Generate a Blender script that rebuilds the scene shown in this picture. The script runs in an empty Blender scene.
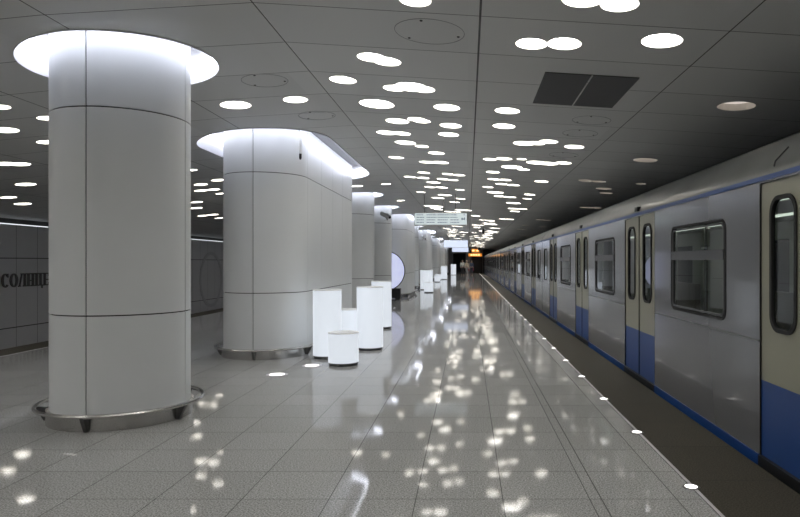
import bpy, bmesh, math, random
from mathutils import Vector, Matrix
from mathutils.geometry import delaunay_2d_cdt
PI = math.pi
random.seed(3)
C = bpy.context.scene.collection
S = bpy.context.scene

# ------------------------------------------------------------ camera, world, exposure
cam_d = bpy.data.cameras.new('camera'); cam = bpy.data.objects.new('camera', cam_d); C.objects.link(cam)
cam.location = (0, 0, 1.5); cam.rotation_euler = (PI/2, 0, 0)
cam_d.sensor_width = 36; cam_d.lens = 640/800*36
cam_d.shift_x = -0.085; cam_d.shift_y = 0.0044
cam_d.clip_start = .05; cam_d.clip_end = 400
S.camera = cam
w = bpy.data.worlds.new('world'); S.world = w; w.use_nodes = True
w.node_tree.nodes['Background'].inputs[0].default_value = (.5, .55, .6, 1)
w.node_tree.nodes['Background'].inputs[1].default_value = .02
S.view_settings.view_transform = 'Standard'; S.view_settings.look = 'None'
S.view_settings.gamma = 1; S.view_settings.use_curve_mapping = False
S.view_settings.exposure = 0.6
LAMP = 10.5          # radiance of the recessed lamps
COVE = 9.5         # radiance of the light tubes round the columns

# ------------------------------------------------------------ materials
def nt(name):
    m = bpy.data.materials.new(name); m.use_nodes = True
    return m, m.node_tree, m.node_tree.nodes['Principled BSDF']
def mat(name, col, rough=.5, metal=0, coat=0, noise=0, nscale=8, emit=0, ecol=None, bump=0):
    m, t, b = nt(name)
    b.inputs['Base Color'].default_value = (*col, 1); b.inputs['Roughness'].default_value = rough
    b.inputs['Metallic'].default_value = metal; b.inputs['Coat Weight'].default_value = coat
    b.inputs['Coat Roughness'].default_value = .08
    if noise:
        tc = t.nodes.new('ShaderNodeTexCoord'); n = t.nodes.new('ShaderNodeTexNoise'); n.inputs['Scale'].default_value = nscale
        n.inputs['Detail'].default_value = 5
        t.links.new(tc.outputs['Object'], n.inputs['Vector'])
        r = t.nodes.new('ShaderNodeValToRGB')
        r.color_ramp.elements[0].position = .3; r.color_ramp.elements[1].position = .7
        r.color_ramp.elements[0].color = (*[c*(1-noise) for c in col], 1); r.color_ramp.elements[1].color = (*[min(1, c*(1+noise)) for c in col], 1)
        t.links.new(n.outputs['Fac'], r.inputs['Fac']); t.links.new(r.outputs[0], b.inputs['Base Color'])
        if bump:
            bp = t.nodes.new('ShaderNodeBump'); bp.inputs['Strength'].default_value = bump; bp.inputs['Distance'].default_value = .01
            t.links.new(n.outputs['Fac'], bp.inputs['Height']); t.links.new(bp.outputs[0], b.inputs['Normal'])
    if emit:
        b.inputs['Emission Color'].default_value = (*(ecol or col), 1); b.inputs['Emission Strength'].default_value = emit
    return m
def emis(name, col, s): return mat(name, tuple(.35*c for c in col), .4, emit=s, ecol=col)
def math_n(t, op, a, b=None, c=None):
    n = t.nodes.new('ShaderNodeMath'); n.operation = op
    for i, v in enumerate((a, b, c)):
        if v is None: continue
        if isinstance(v, (int, float)): n.inputs[i].default_value = v
        else: t.links.new(v, n.inputs[i])
    return n.outputs[0]
def joint_mask(t, coord, pitch, phase, width):
    """1 on a joint line of the given pitch"""
    a = math_n(t, 'SUBTRACT', coord, phase - width/2)
    a = math_n(t, 'FLOORED_MODULO', a, pitch)
    return math_n(t, 'LESS_THAN', a, width)
def coords(t):
    tc = t.nodes.new('ShaderNodeTexCoord'); s = t.nodes.new('ShaderNodeSeparateXYZ')
    t.links.new(tc.outputs['Object'], s.inputs[0]); return tc, s
def mixc(t, fac, a, b):
    n = t.nodes.new('ShaderNodeMix'); n.data_type = 'RGBA'
    t.links.new(fac, n.inputs[0])
    for i, v in ((6, a), (7, b)):
        if isinstance(v, tuple): n.inputs[i].default_value = (*v, 1)
        else: t.links.new(v, n.inputs[i])
    return n.outputs[2]
def granite(name, dark, light, tile, ph, rough, jcol, extra_x=(), bump=.02, jx=True, spec=.09):
    m, t, b = nt(name); tc, s = coords(t)
    n = t.nodes.new('ShaderNodeTexNoise'); n.inputs['Scale'].default_value = 95; n.inputs['Detail'].default_value = 3
    t.links.new(tc.outputs['Object'], n.inputs['Vector'])
    r = t.nodes.new('ShaderNodeValToRGB'); r.color_ramp.elements[0].position = .36; r.color_ramp.elements[1].position = .64
    r.color_ramp.elements[0].color = (*dark, 1); r.color_ramp.elements[1].color = (*light, 1)
    t.links.new(n.outputs['Fac'], r.inputs['Fac'])
    # one tone per slab
    sx = math_n(t, 'FLOOR', math_n(t, 'DIVIDE', math_n(t, 'SUBTRACT', s.outputs[0], ph[0]), tile[0]))
    sy = math_n(t, 'FLOOR', math_n(t, 'DIVIDE', math_n(t, 'SUBTRACT', s.outputs[1], ph[1]), tile[1]))
    cx = t.nodes.new('ShaderNodeCombineXYZ'); t.links.new(sx, cx.inputs[0]); t.links.new(sy, cx.inputs[1])
    wn = t.nodes.new('ShaderNodeTexWhiteNoise'); t.links.new(cx.outputs[0], wn.inputs['Vector'])
    hs = t.nodes.new('ShaderNodeHueSaturation'); t.links.new(r.outputs[0], hs.inputs['Color'])
    t.links.new(math_n(t, 'MULTIPLY_ADD', wn.outputs['Value'], .10, .95), hs.inputs['Value'])
    j = joint_mask(t, s.outputs[1], tile[1], ph[1], .006)
    if jx: j = math_n(t, 'MAXIMUM', j, joint_mask(t, s.outputs[0], tile[0], ph[0], .006))
    for e in extra_x:
        j = math_n(t, 'MAXIMUM', j, math_n(t, 'COMPARE', s.outputs[0], e, .004))
    t.links.new(mixc(t, j, hs.outputs[0], jcol), b.inputs['Base Color'])
    b.inputs['Roughness'].default_value = rough; b.inputs['Specular IOR Level'].default_value = spec
    # each slab lies at a very slightly different tilt and is gently wavy
    n2 = t.nodes.new('ShaderNodeTexNoise'); n2.inputs['Scale'].default_value = 3.5; n2.inputs['Detail'].default_value = 2
    t.links.new(tc.outputs['Object'], n2.inputs['Vector'])
    fx = math_n(t, 'MULTIPLY', math_n(t, 'SUBTRACT', wn.outputs['Value'], .5), math_n(t, 'SUBTRACT', s.outputs[1], math_n(t, 'MULTIPLY', sy, tile[1])))
    hgt = math_n(t, 'ADD', math_n(t, 'MULTIPLY', n2.outputs['Fac'], 1.0), math_n(t, 'MULTIPLY', fx, .5))
    bp = t.nodes.new('ShaderNodeBump'); bp.inputs['Strength'].default_value = 1; bp.inputs['Distance'].default_value = bump
    t.links.new(hgt, bp.inputs['Height']); t.links.new(bp.outputs[0], b.inputs['Normal'])
    return m
def glass_mat(name, tint, refl=.18, rough=.01):
    m = bpy.data.materials.new(name); m.use_nodes = True; t = m.node_tree; t.nodes.clear()
    o = t.nodes.new('ShaderNodeOutputMaterial'); tr = t.nodes.new('ShaderNodeBsdfTransparent'); tr.inputs[0].default_value = (*tint, 1)
    g = t.nodes.new('ShaderNodeBsdfGlossy'); g.inputs['Roughness'].default_value = rough; g.inputs[0].default_value = (.95, .97, 1, 1)
    mx = t.nodes.new('ShaderNodeMixShader'); f = t.nodes.new('ShaderNodeFresnel'); f.inputs[0].default_value = 1.45
    t.links.new(math_n(t, 'MULTIPLY_ADD', f.outputs[0], 1.0, refl*.25), mx.inputs[0])
    t.links.new(tr.outputs[0], mx.inputs[1]); t.links.new(g.outputs[0], mx.inputs[2]); t.links.new(mx.outputs[0], o.inputs[0])
    return m

AX = -3.36                       # axis of the column row
XJ = [-9.1, -6.95, -4.95, -3.36, -1.71, .097, 2.08, 4.3]   # long joints of the ceiling
def ceil_z(x):
    if x > -1.71: h = 2.06-.06*(x+1.71)
    elif x > -3.4: h = 1.96+.059*(x+3.4)
    else: h = 1.96+.1*(x+3.4)
    return 1.5+h

M = {}
m, t, b = nt('ceiling_panel'); tc, s = coords(t)
j = joint_mask(t, s.outputs[1], .912, 5.08, .010)
for i, e in enumerate(XJ): j = math_n(t, 'MAXIMUM', j, math_n(t, 'COMPARE', s.outputs[0], e, .009 if e == .097 else .0055))
sx = math_n(t, 'FLOOR', math_n(t, 'DIVIDE', s.outputs[0], 1.95)); sy = math_n(t, 'FLOOR', math_n(t, 'DIVIDE', math_n(t, 'SUBTRACT', s.outputs[1], 5.08), .912))
cx = t.nodes.new('ShaderNodeCombineXYZ'); t.links.new(sx, cx.inputs[0]); t.links.new(sy, cx.inputs[1])
wn = t.nodes.new('ShaderNodeTexWhiteNoise'); t.links.new(cx.outputs[0], wn.inputs['Vector'])
hs = t.nodes.new('ShaderNodeHueSaturation'); hs.inputs['Color'].default_value = (.72, .725, .72, 1)
t.links.new(math_n(t, 'MULTIPLY_ADD', wn.outputs['Value'], .08, .96), hs.inputs['Value'])
t.links.new(mixc(t, j, hs.outputs[0], (.02, .02, .02)), b.inputs['Base Color']); b.inputs['Roughness'].default_value = .45
M['ceiling'] = m
M['floor'] = granite('grey_granite', (.18, .18, .174), (.45, .45, .44), (.55, .53), (.22, 4.05), .05, (.11, .11, .105), (.845,), .0004)
M['edge'] = granite('brown_granite', (.03, .027, .02), (.08, .072, .054), (.8, .8), (.1, 4.4), .55, (.02, .02, .02), (), .0005, jx=False)
M['strip'] = mat('satin_strip', (.50, .48, .50), .45, .2)
M['panel'] = mat('white_cladding', (.63, .65, .66), .36, noise=.02, nscale=1.2)
M['core'] = mat('dark_joint', (.012, .012, .012), .9)
M['steel'] = mat('brushed_steel', (.55, .54, .52), .25, 1, noise=.08, nscale=3)
M['steel_dark'] = mat('dark_steel', (.12, .12, .12), .35, .8)
M['cove'] = mat('cove_white', (.8, .8, .84), .6)
M['cap'] = mat('cove_cap_shade', (.30, .30, .32), .6)  # greyer than the shroud: shade inside the cove put into the colour
M['lamp'] = emis('lamp_diffuser', (1, .98, .945), LAMP)
M['lampdim'] = emis('lamp_diffuser_dim', (.95, .85, .78), .4)
M['recess'] = mat('lamp_recess', (.75, .72, .66), .5)
M['tube'] = emis('cove_tube', (.87, .90, 1), COVE)
M['glow'] = emis('glowing_acrylic', (.86, .92, 1), .46)
M['floorlamp'] = emis('floor_lens', (1, .95, .92), 2.2)
M['black'] = mat('black_plastic', (.012, .012, .013), .4)
M['rubber'] = mat('black_rubber', (.006, .006, .006), .75)
M['white'] = mat('white_plastic', (.75, .76, .76), .35)
M['wall'] = None
m, t, b = nt('track_wall_panel'); tc, s = coords(t)
j = joint_mask(t, s.outputs[1], .82, 15.9, .012)
for z in (1.6, -.2): j = math_n(t, 'MAXIMUM', j, math_n(t, 'COMPARE', s.outputs[2], z, .012))
t.links.new(mixc(t, j, (.58, .58, .59), (.02, .02, .02)), b.inputs['Base Color']); b.inputs['Roughness'].default_value = .35
M['wall'] = m
M['ring'] = mat('wall_relief', (.47, .47, .48), .4)
M['letters'] = mat('dark_letters', (.09, .085, .08), .4)
M['dark'] = mat('tunnel_concrete', (.05, .05, .05), .9, noise=.2)
M['grille'] = mat('grille_dark', (.2, .2, .21), .5)
M['body'] = mat('train_silver', (.15, .155, .165), .22, .3, .5)
M['roof'] = mat('train_roof', (.12, .125, .12), .35, .2, .2, noise=.2, nscale=2)
M['blue'] = mat('train_blue', (.006, .045, .19), .4, 0, .0)
M['cream'] = mat('train_cream', (.24, .235, .175), .4, 0, .1)
M['glass'] = glass_mat('train_glass', (.72, .80, .76))
M['inwall'] = mat('interior_wall', (.40, .42, .36), .5)
M['seat'] = mat('seat_vinyl', (.10, .09, .06), .5)
M['inlamp'] = emis('carriage_lamp', (.95, 1, .9), .6)
M['signface'] = mat('sign_face', (.60, .68, .66), .3, emit=.32, ecol=(.78, .88, .95))
M['signlit'] = emis('sign_lit', (.72, .80, 1), .6)
M['signtext'] = mat('sign_text', (.22, .30, .42), .5)
M['orange'] = emis('orange_display', (1, .33, .03), .45)
M['orangehot'] = emis('amber_digits', (1, .62, .25), 1.3)
M['maplit'] = mat('map_face', (.45, .48, .75), .3, noise=.12, nscale=3, emit=.42, ecol=(.72, .76, 1))
M['endwall'] = mat('end_wall', (.30, .31, .32), .4)

# ------------------------------------------------------------ helpers
def link(name, me, m=None, parent=None):
    o = bpy.data.objects.new(name, me); C.objects.link(o)
    if m is not None:
        for k in (m if isinstance(m, (list, tuple)) else [m]): me.materials.append(k)
    if parent is not None: o.parent = parent
    return o
def obj(name, bm, m, parent=None, smooth=False, recalc=True):
    if recalc: bmesh.ops.recalc_face_normals(bm, faces=bm.faces)
    me = bpy.data.meshes.new(name); bm.to_mesh(me); bm.free()
    if smooth:
        for p in me.polygons: p.use_smooth = True
        try: me.set_sharp_from_angle(angle=math.radians(35))
        except Exception: pass
    return link(name, me, m, parent)
def tag(o, label, cat, group=None):
    o['label'] = label; o['category'] = cat
    if group: o['group'] = group
    return o
def struct(o): o['kind'] = 'structure'; return o
def thing(name, label, cat, loc=(0, 0, 0), group=None, rz=0):
    o = bpy.data.objects.new(name, None); C.objects.link(o); o.location = loc; o.rotation_euler = (0, 0, rz)
    o.empty_display_size = .2
    return tag(o, label, cat, group)
def dup(root, loc, label, group=None):
    def cp(o, par):
        c = o.copy(); C.objects.link(c); c.parent = par
        for ch in kids[o.name]: cp(ch, c)
        return c
    kids = {}
    def walk(o):
        kids[o.name] = list(o.children)
        for ch in kids[o.name]: walk(ch)
    walk(root)
    r = cp(root, None); r.location = loc; r['label'] = label
    if group: r['group'] = group
    return r
def BM(): return bmesh.new()
def box(bm, x0, x1, y0, y1, z0, z1, bev=0):
    r = bmesh.ops.create_cube(bm, size=1)
    vs = r['verts']
    for v in vs:
        v.co = Vector((x0+(v.co.x+.5)*(x1-x0), y0+(v.co.y+.5)*(y1-y0), z0+(v.co.z+.5)*(z1-z0)))
    if bev:
        es = list({e for v in vs for e in v.link_edges})
        bmesh.ops.bevel(bm, geom=es, offset=bev, segments=2, affect='EDGES', profile=.6)
def lathe(bm, prof, seg=32, c=(0, 0), cap=True):
    """prof: list of (r, z) bottom to top"""
    rings = []
    for r, z in prof:
        rings.append([bm.verts.new((c[0]+r*math.cos(2*PI*i/seg), c[1]+r*math.sin(2*PI*i/seg), z)) for i in range(seg)])
    for a, b2 in zip(rings, rings[1:]):
        for i in range(seg): bm.faces.new((a[i], a[(i+1) % seg], b2[(i+1) % seg], b2[i]))
    if cap: bm.faces.new(rings[0][::-1]); bm.faces.new(rings[-1])
def tube(bm, pts, r, seg=8, closed=False):
    pts = [Vector(p) for p in pts]; n = len(pts); rings = []
    for i, p in enumerate(pts):
        a = pts[(i-1) % n] if (closed or i > 0) else p
        b2 = pts[(i+1) % n] if (closed or i < n-1) else p
        d = (b2-a).normalized(); up = Vector((0, 0, 1)) if abs(d.z) < .95 else Vector((0, 1, 0))
        u = d.cross(up).normalized(); v = u.cross(d).normalized()
        rr = r[i] if isinstance(r, list) else r
        rings.append([bm.verts.new(p+u*rr*math.cos(2*PI*k/seg)+v*rr*math.sin(2*PI*k/seg)) for k in range(seg)])
    for i in range(n if closed else n-1):
        a = rings[i]; b2 = rings[(i+1) % n]
        for k in range(seg): bm.faces.new((a[k], a[(k+1) % seg], b2[(k+1) % seg], b2[k]))
    if not closed: bm.faces.new(rings[0][::-1]); bm.faces.new(rings[-1])
def loft(bm, loops, closed_ends=False):
    R = [[bm.verts.new(p) for p in l] for l in loops]
    for a, b2 in zip(R, R[1:]):
        n = len(a)
        for i in range(n): bm.faces.new((a[i], a[(i+1) % n], b2[(i+1) % n], b2[i]))
    if closed_ends: bm.faces.new(R[0][::-1]); bm.faces.new(R[-1])
def stadium(a, hl, n=10, off=0):
    """outline round a column: half width a, straight half length hl; starts at the near tip, anticlockwise"""
    a += off; pts = []
    for i in range(n+1): pts.append((a*math.sin(PI/2*i/n), -hl-a*math.cos(PI/2*i/n)))
    if hl > 0:
        k = max(2, int(2*hl/.45))
        for i in range(1, k): pts.append((a, -hl+2*hl*i/k))
    for i in range(2*n+1):
        if hl == 0 and i == 0: continue
        pts.append((a*math.cos(PI*i/(2*n)), hl+a*math.sin(PI*i/(2*n))))
    if hl > 0:
        for i in range(1, k): pts.append((-a, hl-2*hl*i/k))
    for i in range(n):
        if hl == 0 and i == 0: continue
        pts.append((-a*math.cos(PI/2*i/n), -hl-a*math.sin(PI/2*i/n)))
    return pts
def rrect(y0, y1, z0, z1, r, n=6):
    pts = []
    for cy, cz, a0 in ((y1-r, z0+r, -PI/2), (y1-r, z1-r, 0), (y0+r, z1-r, PI/2), (y0+r, z0+r, PI)):
        for i in range(n+1):
            a = a0+PI/2*i/n; pts.append((cy+r*math.cos(a), cz+r*math.sin(a)))
    return pts
def cdt_sheet(outer, holes, extra_edges=()):
    """2-D triangulated sheet with holes; returns verts and faces"""
    pts = []; edges = []
    def add(loop):
        b0 = len(pts); pts.extend(Vector(p) for p in loop); n = len(loop)
        edges.extend((b0+i, b0+(i+1) % n) for i in range(n))
    add(outer)
    for h in holes: add(h)
    for a, b2 in extra_edges:
        b0 = len(pts); pts.append(Vector(a)); pts.append(Vector(b2)); edges.append((b0, b0+1))
    V, E, Fc, *_ = delaunay_2d_cdt(pts, edges, [], 0, 1e-5)
    return V, Fc
def inside(p, loop):
    c = False; n = len(loop); x, y = p
    for i in range(n):
        x1, y1 = loop[i]; x2, y2 = loop[(i+1) % n]
        if (y1 > y) != (y2 > y) and x < (x2-x1)*(y-y1)/(y2-y1)+x1: c = not c
    return c
LAMPS = [
[(-0.95,6.30,0.15),(-0.81,6.40,0.15)],[(-1.40,7.17,0.16)],[(-0.85,7.39,0.14),(-0.65,7.30,0.20),(-0.52,7.36,0.15)],
[(-1.17,8.21,0.24)],[(-0.27,8.17,0.18)],[(-1.01,9.16,0.18),(-0.72,8.97,0.14),(-0.65,9.06,0.13)],[(-0.25,9.25,0.17)],
[(-1.28,10.06,0.17),(-1.04,10.05,0.15)],[(-0.30,9.91,0.17)],[(-0.40,4.84,0.13)],[(-2.16,8.01,0.16)],[(-2.94,8.10,0.20)],
[(0.83,4.64,0.16),(1.11,4.69,0.15)],[(0.56,5.64,0.15),(0.84,5.59,0.16)],[(1.63,5.38,0.18)],[(0.50,8.15,0.17)],[(0.51,9.07,0.17)],
[(0.90,10.26,0.19),(1.08,10.18,0.16),(1.26,10.00,0.16)],[(1.71,10.30,0.17)],[(0.41,12.04,0.14),(0.67,11.87,0.16)],
[(0.99,11.79,0.10)],[(1.29,12.09,0.20),(1.52,12.12,0.20),(1.78,11.94,0.16)],[(0.88,12.83,0.23),(1.13,13.06,0.14)],
[(0.53,13.69,0.16)],[(0.60,14.85,0.16),(0.86,14.84,0.16)],[(1.69,14.72,0.17)],[(0.83,15.65,0.17),(1.11,15.72,0.17)],
[(0.51,16.44,0.15)],[(0.75,17.58,0.25)],[(0.92,18.50,0.19),(1.22,18.55,0.19)],[(1.70,17.59,0.17)],[(1.74,18.73,0.15)],
[(1.44,20.29,0.25)],[(3.08,11.12,0.22)],[(2.61,14.14,0.18),(2.90,14.18,0.17)],[(3.26,15.36,0.20)],[(3.50,16.21,0.18)],
[(3.82,14.13,0.12)],[(3.05,7.28,0.22)],[(-1.40,12.50,0.16)],[(-0.58,11.70,0.16)],[(-1.06,10.83,0.19),(-0.80,11.09,0.13)],
[(-0.83,12.85,0.16),(-0.55,12.79,0.18)],[(-1.39,15.33,0.16),(-1.08,15.37,0.16)],[(-1.00,14.44,0.15)],[(-0.45,14.43,0.15),(-0.20,14.49,0.15)],
[(-0.60,15.37,0.16),(-0.36,15.45,0.14)],[(-0.87,16.14,0.19)],[(-1.02,17.23,0.17),(-0.70,17.15,0.17)],[(-0.22,17.45,0.14)],
[(-1.37,18.65,0.15)],[(-0.69,19.09,0.22)],[(-0.23,19.93,0.16)],[(-2.14,16.69,0.14)],[(-2.22,21.12,0.15)],[(-2.91,16.75,0.17)],
[(-5.33,7.29,0.11)],[(-5.97,8.26,0.16)],[(-5.21,7.91,0.11)],[(-5.98,9.08,0.13)],[(-7.36,10.18,0.16),(-7.22,10.31,0.16)],
[(-8.34,12.07,0.18)],[(-9.56,13.30,0.16)],[(-9.97,14.33,0.18)],[(-5.89,14.11,0.15)],[(-6.25,14.99,0.16),(-5.98,15.02,0.16)],
[(-5.37,13.76,0.15)],[(-6.11,15.78,0.12)],[(-7.16,16.90,0.16)],[(-7.70,18.13,0.18)],[(-8.36,20.19,0.17),(-8.05,20.19,0.17)],
[(-8.31,21.36,0.15)],[(-5.32,12.30,0.12)],[(1.27,64.89,0.23)],[(1.45,75.46,0.17)],[(1.43,45.38,0.18)],[(0.90,66.07,0.18)],
[(0.99,29.24,0.24),(0.65,29.14,0.16),(1.09,29.54,0.17)],[(0.61,72.75,0.21),(0.27,72.87,0.17)],[(0.86,31.21,0.18),(1.18,31.23,0.19),(0.96,31.51,0.19)],
[(0.40,42.29,0.19)],[(0.59,49.14,0.18),(0.25,49.10,0.18)],[(1.15,46.00,0.20)],[(1.00,62.90,0.21)],[(0.48,35.90,0.23)],
[(1.09,73.72,0.19)],[(1.21,67.19,0.20),(1.55,67.07,0.17)],[(1.14,39.78,0.19),(0.84,39.84,0.17)],[(1.05,63.63,0.18)],
[(1.72,23.41,0.20)],[(0.50,64.30,0.24)],[(1.52,27.74,0.20),(1.79,27.72,0.22)],[(1.62,78.60,0.20)],[(1.43,49.52,0.19),(1.18,49.62,0.19)],
[(0.58,76.32,0.23),(0.85,76.41,0.21)],[(1.33,65.94,0.20)],[(0.74,49.91,0.22)],[(0.32,53.50,0.19)],[(1.02,69.28,0.22)],
[(0.84,59.18,0.22)],[(0.84,70.81,0.23)],[(1.81,77.46,0.21)],[(0.72,79.77,0.18)],[(1.27,32.07,0.22),(0.93,32.22,0.16)],
[(0.41,33.46,0.22),(0.69,33.39,0.18)],[(1.79,69.38,0.20)],[(1.30,43.11,0.18)],[(1.17,77.50,0.24)],[(1.81,50.36,0.20)],
[(0.90,71.52,0.18)],[(1.45,39.10,0.19),(1.74,39.03,0.18),(1.55,39.40,0.16)],[(1.26,47.44,0.19)],[(1.58,22.27,0.21),(1.90,22.20,0.17)],
[(0.54,79.35,0.19)],[(0.48,65.98,0.19)],[(0.82,38.86,0.21)],[(0.60,46.64,0.23)],[(1.69,48.71,0.22),(1.38,48.69,0.17)],
[(1.51,74.77,0.18)],[(1.15,50.61,0.19),(0.90,50.53,0.21)],[(1.53,60.32,0.17)],[(1.82,79.90,0.22),(1.56,79.95,0.22),(1.92,80.20,0.19)],
[(0.32,26.85,0.22)],[(0.85,59.89,0.23),(1.10,59.92,0.19)],[(1.71,53.96,0.21),(1.45,54.04,0.19)],[(0.51,35.21,0.20)],
[(1.25,41.90,0.20),(1.56,41.99,0.18)],[(1.62,51.77,0.21)],[(1.45,44.64,0.18),(1.19,44.63,0.22),(1.55,44.94,0.18)],
[(1.73,40.41,0.20),(1.48,40.52,0.21)],[(1.03,53.80,0.18)],[(1.46,60.81,0.17)],[(1.34,38.53,0.22)],[(1.60,70.48,0.21)],
[(1.41,35.36,0.23),(1.66,35.29,0.15),(1.51,35.66,0.17)],[(-0.51,58.25,0.18),(-0.19,58.13,0.22)],[(-1.23,24.06,0.22)],
[(-0.85,41.14,0.20)],[(-0.74,27.53,0.17)],[(-0.52,73.44,0.24)],[(-1.26,48.73,0.22),(-0.99,48.62,0.16)],[(-1.12,24.60,0.20)],
[(-1.12,23.22,0.22),(-1.44,23.33,0.21),(-1.02,23.52,0.15)],[(-0.41,42.48,0.22),(-0.11,42.56,0.19),(-0.31,42.78,0.17)],
[(-0.35,59.16,0.24)],[(-0.50,35.70,0.23),(-0.78,35.64,0.16)],[(-0.78,39.05,0.17)],[(-0.45,21.19,0.18)],[(-0.33,45.88,0.19)],
[(-1.43,51.41,0.18),(-1.19,51.44,0.21)],[(-0.47,25.27,0.21),(-0.75,25.40,0.21)],[(-1.29,38.68,0.23)],[(-0.86,46.21,0.22)],
[(-0.73,78.16,0.21),(-0.42,78.08,0.15),(-0.63,78.46,0.20)],[(-1.13,62.16,0.19)],[(-1.18,69.21,0.19)],[(-0.42,67.01,0.20)],
[(-1.40,29.76,0.18)],[(-0.94,20.11,0.21)],[(-1.20,43.04,0.19),(-0.91,43.04,0.19),(-1.10,43.34,0.18)],[(-0.42,62.72,0.19)],
[(-1.08,62.82,0.18)],[(-0.55,77.39,0.23)],[(-0.32,64.19,0.21),(-0.65,64.11,0.22)],[(-0.25,61.14,0.24),(-0.51,61.09,0.17)],
[(-0.42,33.09,0.17)],[(-0.64,30.62,0.18)],[(-0.62,67.77,0.23),(-0.87,67.72,0.18),(-0.52,68.07,0.19)],[(-1.20,73.57,0.21)],
[(-0.28,72.16,0.20)],[(-0.12,65.81,0.19)],[(-1.43,68.48,0.24)],[(-1.19,40.29,0.18)],[(-0.88,33.89,0.22),(-0.55,33.91,0.18),(-0.78,34.19,0.16)],
[(-0.31,71.26,0.19)],[(-0.28,24.24,0.24),(-0.04,24.25,0.22)],[(-0.64,70.27,0.20),(-0.92,70.35,0.18),(-0.54,70.57,0.18)],
[(-0.87,73.84,0.17)],[(-1.08,47.93,0.19)],[(-0.44,49.38,0.19)],[(-0.81,54.69,0.24),(-1.07,54.71,0.20)],[(-1.37,49.78,0.17),(-1.06,49.80,0.18)],
[(-1.31,26.97,0.23)],[(-1.35,46.65,0.22)],[(-0.93,75.43,0.19)],[(-0.33,27.85,0.19)],[(-0.69,32.05,0.20),(-0.94,32.16,0.18),(-0.59,32.35,0.17)],
[(4.09,43.68,0.18),(4.42,43.72,0.18)],[(3.68,31.53,0.19)],[(3.27,64.76,0.18),(2.93,64.72,0.16)],[(3.30,54.38,0.21)],
[(3.73,20.33,0.20),(4.03,20.24,0.22)],[(4.15,67.78,0.22),(4.46,67.71,0.17)],[(2.30,57.67,0.21)],[(3.32,26.93,0.19),(3.04,26.82,0.22)],
[(3.71,41.33,0.21),(3.45,41.32,0.20)],[(3.28,48.24,0.23),(3.58,48.24,0.22)],[(2.78,31.23,0.18)],[(2.85,34.99,0.21),(3.13,35.11,0.17)],
[(-6.67,53.47,0.24),(-6.94,53.35,0.19),(-6.57,53.77,0.19)],[(-6.84,26.29,0.24),(-6.53,26.22,0.18)],[(-7.78,28.41,0.17)],
[(-7.48,64.01,0.17),(-7.72,63.88,0.20)],[(-5.46,42.70,0.20),(-5.21,42.72,0.17),(-5.36,43.00,0.16)],[(-7.11,66.93,0.24)],
[(-8.62,59.36,0.18)],[(-8.69,69.41,0.21),(-8.42,69.40,0.21)],[(-7.04,30.42,0.17)],[(-7.28,44.39,0.23)],[(-7.15,37.07,0.22),(-6.87,37.13,0.16)],
[(-6.79,45.03,0.24)],[(-7.35,34.76,0.19)],[(-6.34,35.82,0.20)],[(-6.03,46.16,0.19)],[(-6.68,56.10,0.21)],[(-8.24,25.09,0.21)],
[(-5.88,64.25,0.21)],[(-7.91,41.04,0.22),(-8.23,41.11,0.15)],[(-5.51,38.37,0.23)],[(0.93,1.75,0.22),(1.24,1.78,0.21)],  # last entry and rows below: unseen lamps added to brighten the hall
[(0.54,-2.16,0.17)],[(1.02,-6.44,0.18)],[(1.58,-5.08,0.23)],[(0.88,-0.45,0.19),(0.62,-0.53,0.15)],[(1.70,-3.55,0.21),(1.42,-3.52,0.20)],
[(1.45,-6.59,0.20),(1.74,-6.58,0.15)],[(1.49,0.95,0.21)],[(1.22,0.36,0.23)],[(1.63,-5.84,0.20),(1.36,-5.77,0.18),(1.73,-5.54,0.16)],
[(1.29,2.26,0.22),(1.03,2.29,0.20)],[(1.60,-7.27,0.23)],[(1.36,3.01,0.22)],[(-0.79,1.65,0.23)],[(-0.25,-2.24,0.20)],
[(-0.46,-3.59,0.23),(-0.13,-3.64,0.22)],[(-1.38,-2.32,0.18)],[(-0.99,-6.88,0.19),(-0.67,-6.79,0.17)],[(-0.91,-3.08,0.18)],
[(-0.85,3.47,0.23),(-1.14,3.35,0.21)],[(-0.97,0.02,0.20)],[(-1.32,-5.20,0.19),(-1.03,-5.32,0.19)],[(-0.25,-3.09,0.18)],
[(-0.19,-6.39,0.17),(-0.46,-6.43,0.19)],[(-0.63,-5.80,0.20)],[(-1.35,-6.56,0.22)],[(-6.20,2.04,0.21)],[(-6.04,-3.80,0.23),(-6.32,-3.69,0.22)],
[(-6.50,2.79,0.22)],[(-6.28,-5.19,0.20)],[(-6.41,-1.96,0.22)],[(-5.70,-7.23,0.18)],[(-6.55,-2.92,0.19)],[(-6.68,-4.87,0.17)],
[(-6.39,5.21,0.24),(-6.13,5.19,0.15)],[(-5.61,2.57,0.23)],[(-6.13,0.37,0.19),(-5.88,0.26,0.20),(-6.03,0.67,0.20)],
[(-5.75,4.29,0.23),(-6.06,4.31,0.16)],[(-5.60,-4.73,0.23),(-5.34,-4.75,0.17),(-5.50,-4.43,0.16)],[(-7.85,2.19,0.23)],
[(-7.72,3.02,0.21)],[(-7.21,-7.36,0.17),(-7.52,-7.42,0.17)],[(-7.82,6.38,0.23),(-8.08,6.45,0.17)],[(-7.48,-3.11,0.21),(-7.78,-3.25,0.17)],
[(-8.35,7.26,0.20),(-8.07,7.40,0.18)],[(-8.27,3.76,0.20)],[(-7.82,3.52,0.23)],[(-7.66,4.09,0.19)],[(-7.81,-6.59,0.22),(-7.52,-6.48,0.16)],
[(-7.50,0.39,0.20)],[(-2.91,-4.91,0.22),(-3.16,-4.82,0.20)],[(-2.55,1.40,0.23),(-2.24,1.45,0.16)],[(-3.07,-7.07,0.22)],
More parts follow.
